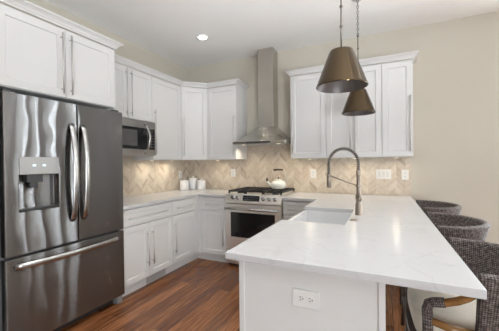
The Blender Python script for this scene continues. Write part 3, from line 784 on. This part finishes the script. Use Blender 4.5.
# ------------------------------------------------------------------ pendants
def pendant(x, y, label):
    t = thing('pendant_lamp', label, 'lamp', (x, y, 0), 0, 'brass pendants over the peninsula')
    MB().lathe([(0.0, H-0.026), (0.02, H-0.026), (0.055, H-0.016), (0.062, H-0.006), (0.062, H)], seg=28).build('canopy', NICKEL, t)
    zr = 2.53; zs = 2.030
    b = MB(); k = 0; z = zr+0.012
    while z < H-0.024:
        b.torus(Matrix.Translation((0, 0, z)) @ Matrix.Rotation(PI/2*(k % 2), 4, 'Z') @ Matrix.Rotation(PI/2, 4, 'X') @ Matrix.Rotation(PI/2, 4, 'Z'), 0.0085, 0.0024, 1.9, 12, 6)
        z += 0.0265; k += 1
    b.build('chain', RODM, t)
    b = MB(); b.cyl((0, 0, zs), (0, 0, zr), 0.0045, 8)
    for zz in (2.165, 2.287, 2.409, zr): b.sphere((0, 0, zz), 0.0095, 1.2)
    b.build('rod', RODM, t)
    prof = [(0.153, 1.791), (0.155, 1.795), (0.152, 1.801), (0.074, 2.007), (0.070, 2.014), (0.020, 2.018), (0.016, 2.032), (0.0, 2.033)]
    sh = MB()
    sh.lathe(prof[:], seg=48)
    for f in [f for f in sh.bm.faces if len(f.verts) > 4 and f.calc_center_median().z < 1.81]: sh.bm.faces.remove(f)
    shade = sh.build('shade', BRONZE, t)
    b = MB(); b.lathe([(0.153, 1.791), (0.149, 1.800), (0.071, 2.006), (0.0, 2.007)], seg=48)
    for f in [f for f in b.bm.faces if len(f.verts) > 4 and f.calc_center_median().z < 1.81]: b.bm.faces.remove(f)
    b.build('liner', LINER, shade)
    b = MB(); b.lathe([(0.0, 1.895), (0.018, 1.900), (0.028, 1.920), (0.026, 1.945), (0.014, 1.975), (0.013, 2.0)], seg=20)
    b.build('bulb', BULB, t)
    d = bpy.data.lights.new('pendant_bulb', 'POINT'); d.energy = 0.9; d.color = (1.0, 0.88, 0.74); d.shadow_soft_size = 0.03
    o = bpy.data.objects.new('pendant_bulb', d); C.objects.link(o); o.location = (x, y, 1.87)
pendant(2.700, -2.0, 'antique brass cone pendant lamp over the front of the peninsula, the larger-looking one')
pendant(2.718, -0.93, 'antique brass cone pendant lamp over the back of the peninsula, farther from camera')

# ------------------------------------------------------------------ recessed downlight
t = thing('recessed_light', 'lit round recessed downlight in the ceiling above the floor', 'light', (0.905, -0.88, H))
b = MB(); b.torus(Matrix.Translation((0, 0, -0.003)), 0.066, 0.012, 1, 32, 8); b.build('trim_ring', TRIMW, t)
MB().lathe([(0.0, -0.006), (0.054, -0.006), (0.056, 0.0)], seg=32).build('lens', LENS, t)

# ------------------------------------------------------------------ unseen stand and bowl, added to carry the ceiling bounce fill
t = thing('bounce_fill_stand', 'unseen uplight stand added to bounce fill light off the ceiling', 'lamp', (4.2, -4.2, 0))
MB().lathe([(0.15, 0), (0.15, 0.015), (0.03, 0.03), (0.012, 0.05), (0.012, 0.86)], seg=24).build('stand', DARKP, t)
MB().lathe([(0.012, 0.855), (0.12, 0.90), (0.20, 0.965), (0.196, 0.965), (0.11, 0.91), (0.0, 0.885)], seg=32).build('bowl', GREYP, t)

# ------------------------------------------------------------------ bar chairs (seat faces local -x)
def make_chair(label):
    t = thing('bar_chair', label, 'chair', (0, 0, 0), 0, 'wicker bar chairs along the peninsula')
    # woven tub back: cross-section swept round the back
    def rad(z): return 0.205+0.084*max(0, (z-0.50)/0.405)**1.3
    zt = 0.905
    sec = []
    for k in range(9): z = 0.53+(zt-0.53)*k/8; sec.append((rad(z), z))
    for k in range(1, 8):
        a = PI*k/8; sec.append((rad(zt)-0.02+0.022*math.cos(a), zt+0.018*math.sin(a)))
    for k in range(9): z = zt-(zt-0.56)*k/8; sec.append((rad(z)-0.040, z))
    sec.append((rad(0.53)-0.040, 0.53))
    acc = [0]
    for i in range(1, len(sec)): acc.append(acc[-1]+math.hypot(sec[i][0]-sec[i-1][0], sec[i][1]-sec[i-1][1]))
    acc.append(acc[-1]+0.04)
    rings = []; n = 48; th = [math.radians(-94+188*k/n) for k in range(n+1)]
    for a in th: rings.append([(r*math.cos(a)*1.07, r*math.sin(a), z) for r, z in sec])
    MB().loft(rings, True, True, True, uvs=lambda i, j: (th[i]*0.27, acc[j])).build('woven_back', WICKER, t)
    b = MB()
    # upholstered seat: rounded block with a curved rear
    def seat_ring(s, z):
        pts = []
        for k in range(25):
            a = math.radians(-90+180*k/24); pts.append((0.172*s*math.cos(a)*0.95, 0.182*s*math.sin(a), z))
        for k in range(1, 8): 
            f = k/8; pts.append(((-0.215-0.012*math.sin(PI*f))*s, (0.165-0.33*f)*s, z))
        return pts
    b.loft([seat_ring(0.88, 0.575), seat_ring(0.93, 0.59), seat_ring(1.0, 0.655), seat_ring(1.0, 0.672), seat_ring(0.96, 0.688), seat_ring(0.85, 0.696)], True, True, True)
    b.build('seat_cushion', CUSH, t)
    fr = MB()
    fr.loft([[(p[0]*1.02, p[1]*1.03, 0.545) for p in seat_ring(1, 0)], [(p[0]*1.02, p[1]*1.03, 0.574) for p in seat_ring(1, 0)]], True, True, False)
    fr.build('seat_frame', DWOOD, t)
    for s_ in (-1, 1):
        yb = s_*0.208
        pts = [Vector((0.005, s_*0.226, 0.852)), Vector((-0.02, s_*0.225, 0.832)), Vector((-0.045, s_*0.223, 0.808)), Vector((-0.075, s_*0.220, 0.789)), Vector((-0.11, s_*0.215, 0.774)), Vector((-0.145, yb, 0.766))]
        MB().tube(pts, 0.014, 12, ry=0.018).build('arm', HONEY, t)
        # wicker-wrapped post under the arm
        P = [(-0.115, s_*0.214, 0.773), (-0.150, yb, 0.765), (-0.168, yb, 0.757), (-0.174, yb, 0.735), (-0.172, yb, 0.68), (-0.172, yb, 0.60)]
        MB().tube(P, 0.019, 12, uvs=lambda i, j: (j/12*0.113, i*0.04)).build('arm_post', WICKER, t)
        MB().tube([(-0.166, yb, 0.690), (-0.10, yb+s_*0.004, 0.674), (0.03, yb+s_*0.004, 0.665)], 0.015, 10).build('side_rail', HONEY, t)
        MB().tube([(-0.172, yb, 0.602), (-0.178, yb, 0.3), (-0.19, yb+s_*0.004, 0.0)], [0.021, 0.018, 0.014], 10).build('leg', DWOOD, t)
        MB().tube([(0.150, s_*0.165, 0.58), (0.165, s_*0.172, 0.3), (0.185, s_*0.182, 0.0)], [0.021, 0.018, 0.014], 10).build('leg', DWOOD, t)
        MB().cyl((-0.182, s_*0.207, 0.20), (0.172, s_*0.175, 0.20), 0.010, 8).build('stretcher', DWOOD, t)
    MB().cyl((-0.182, -0.206, 0.235), (-0.182, 0.206, 0.235), 0.012, 8).build('footrest', DWOOD, t)
    return t
ch = make_chair('brown woven tub bar chair nearest the camera, its wooden arm showing under the countertop')
ch.location = (3.262, -2.29, 0)
dup(ch, (3.259, -1.45, 0), 'brown woven tub bar chair in the middle of the row of three')
dup(ch, (3.268, -0.66, 0), 'brown woven tub bar chair nearest the back wall')
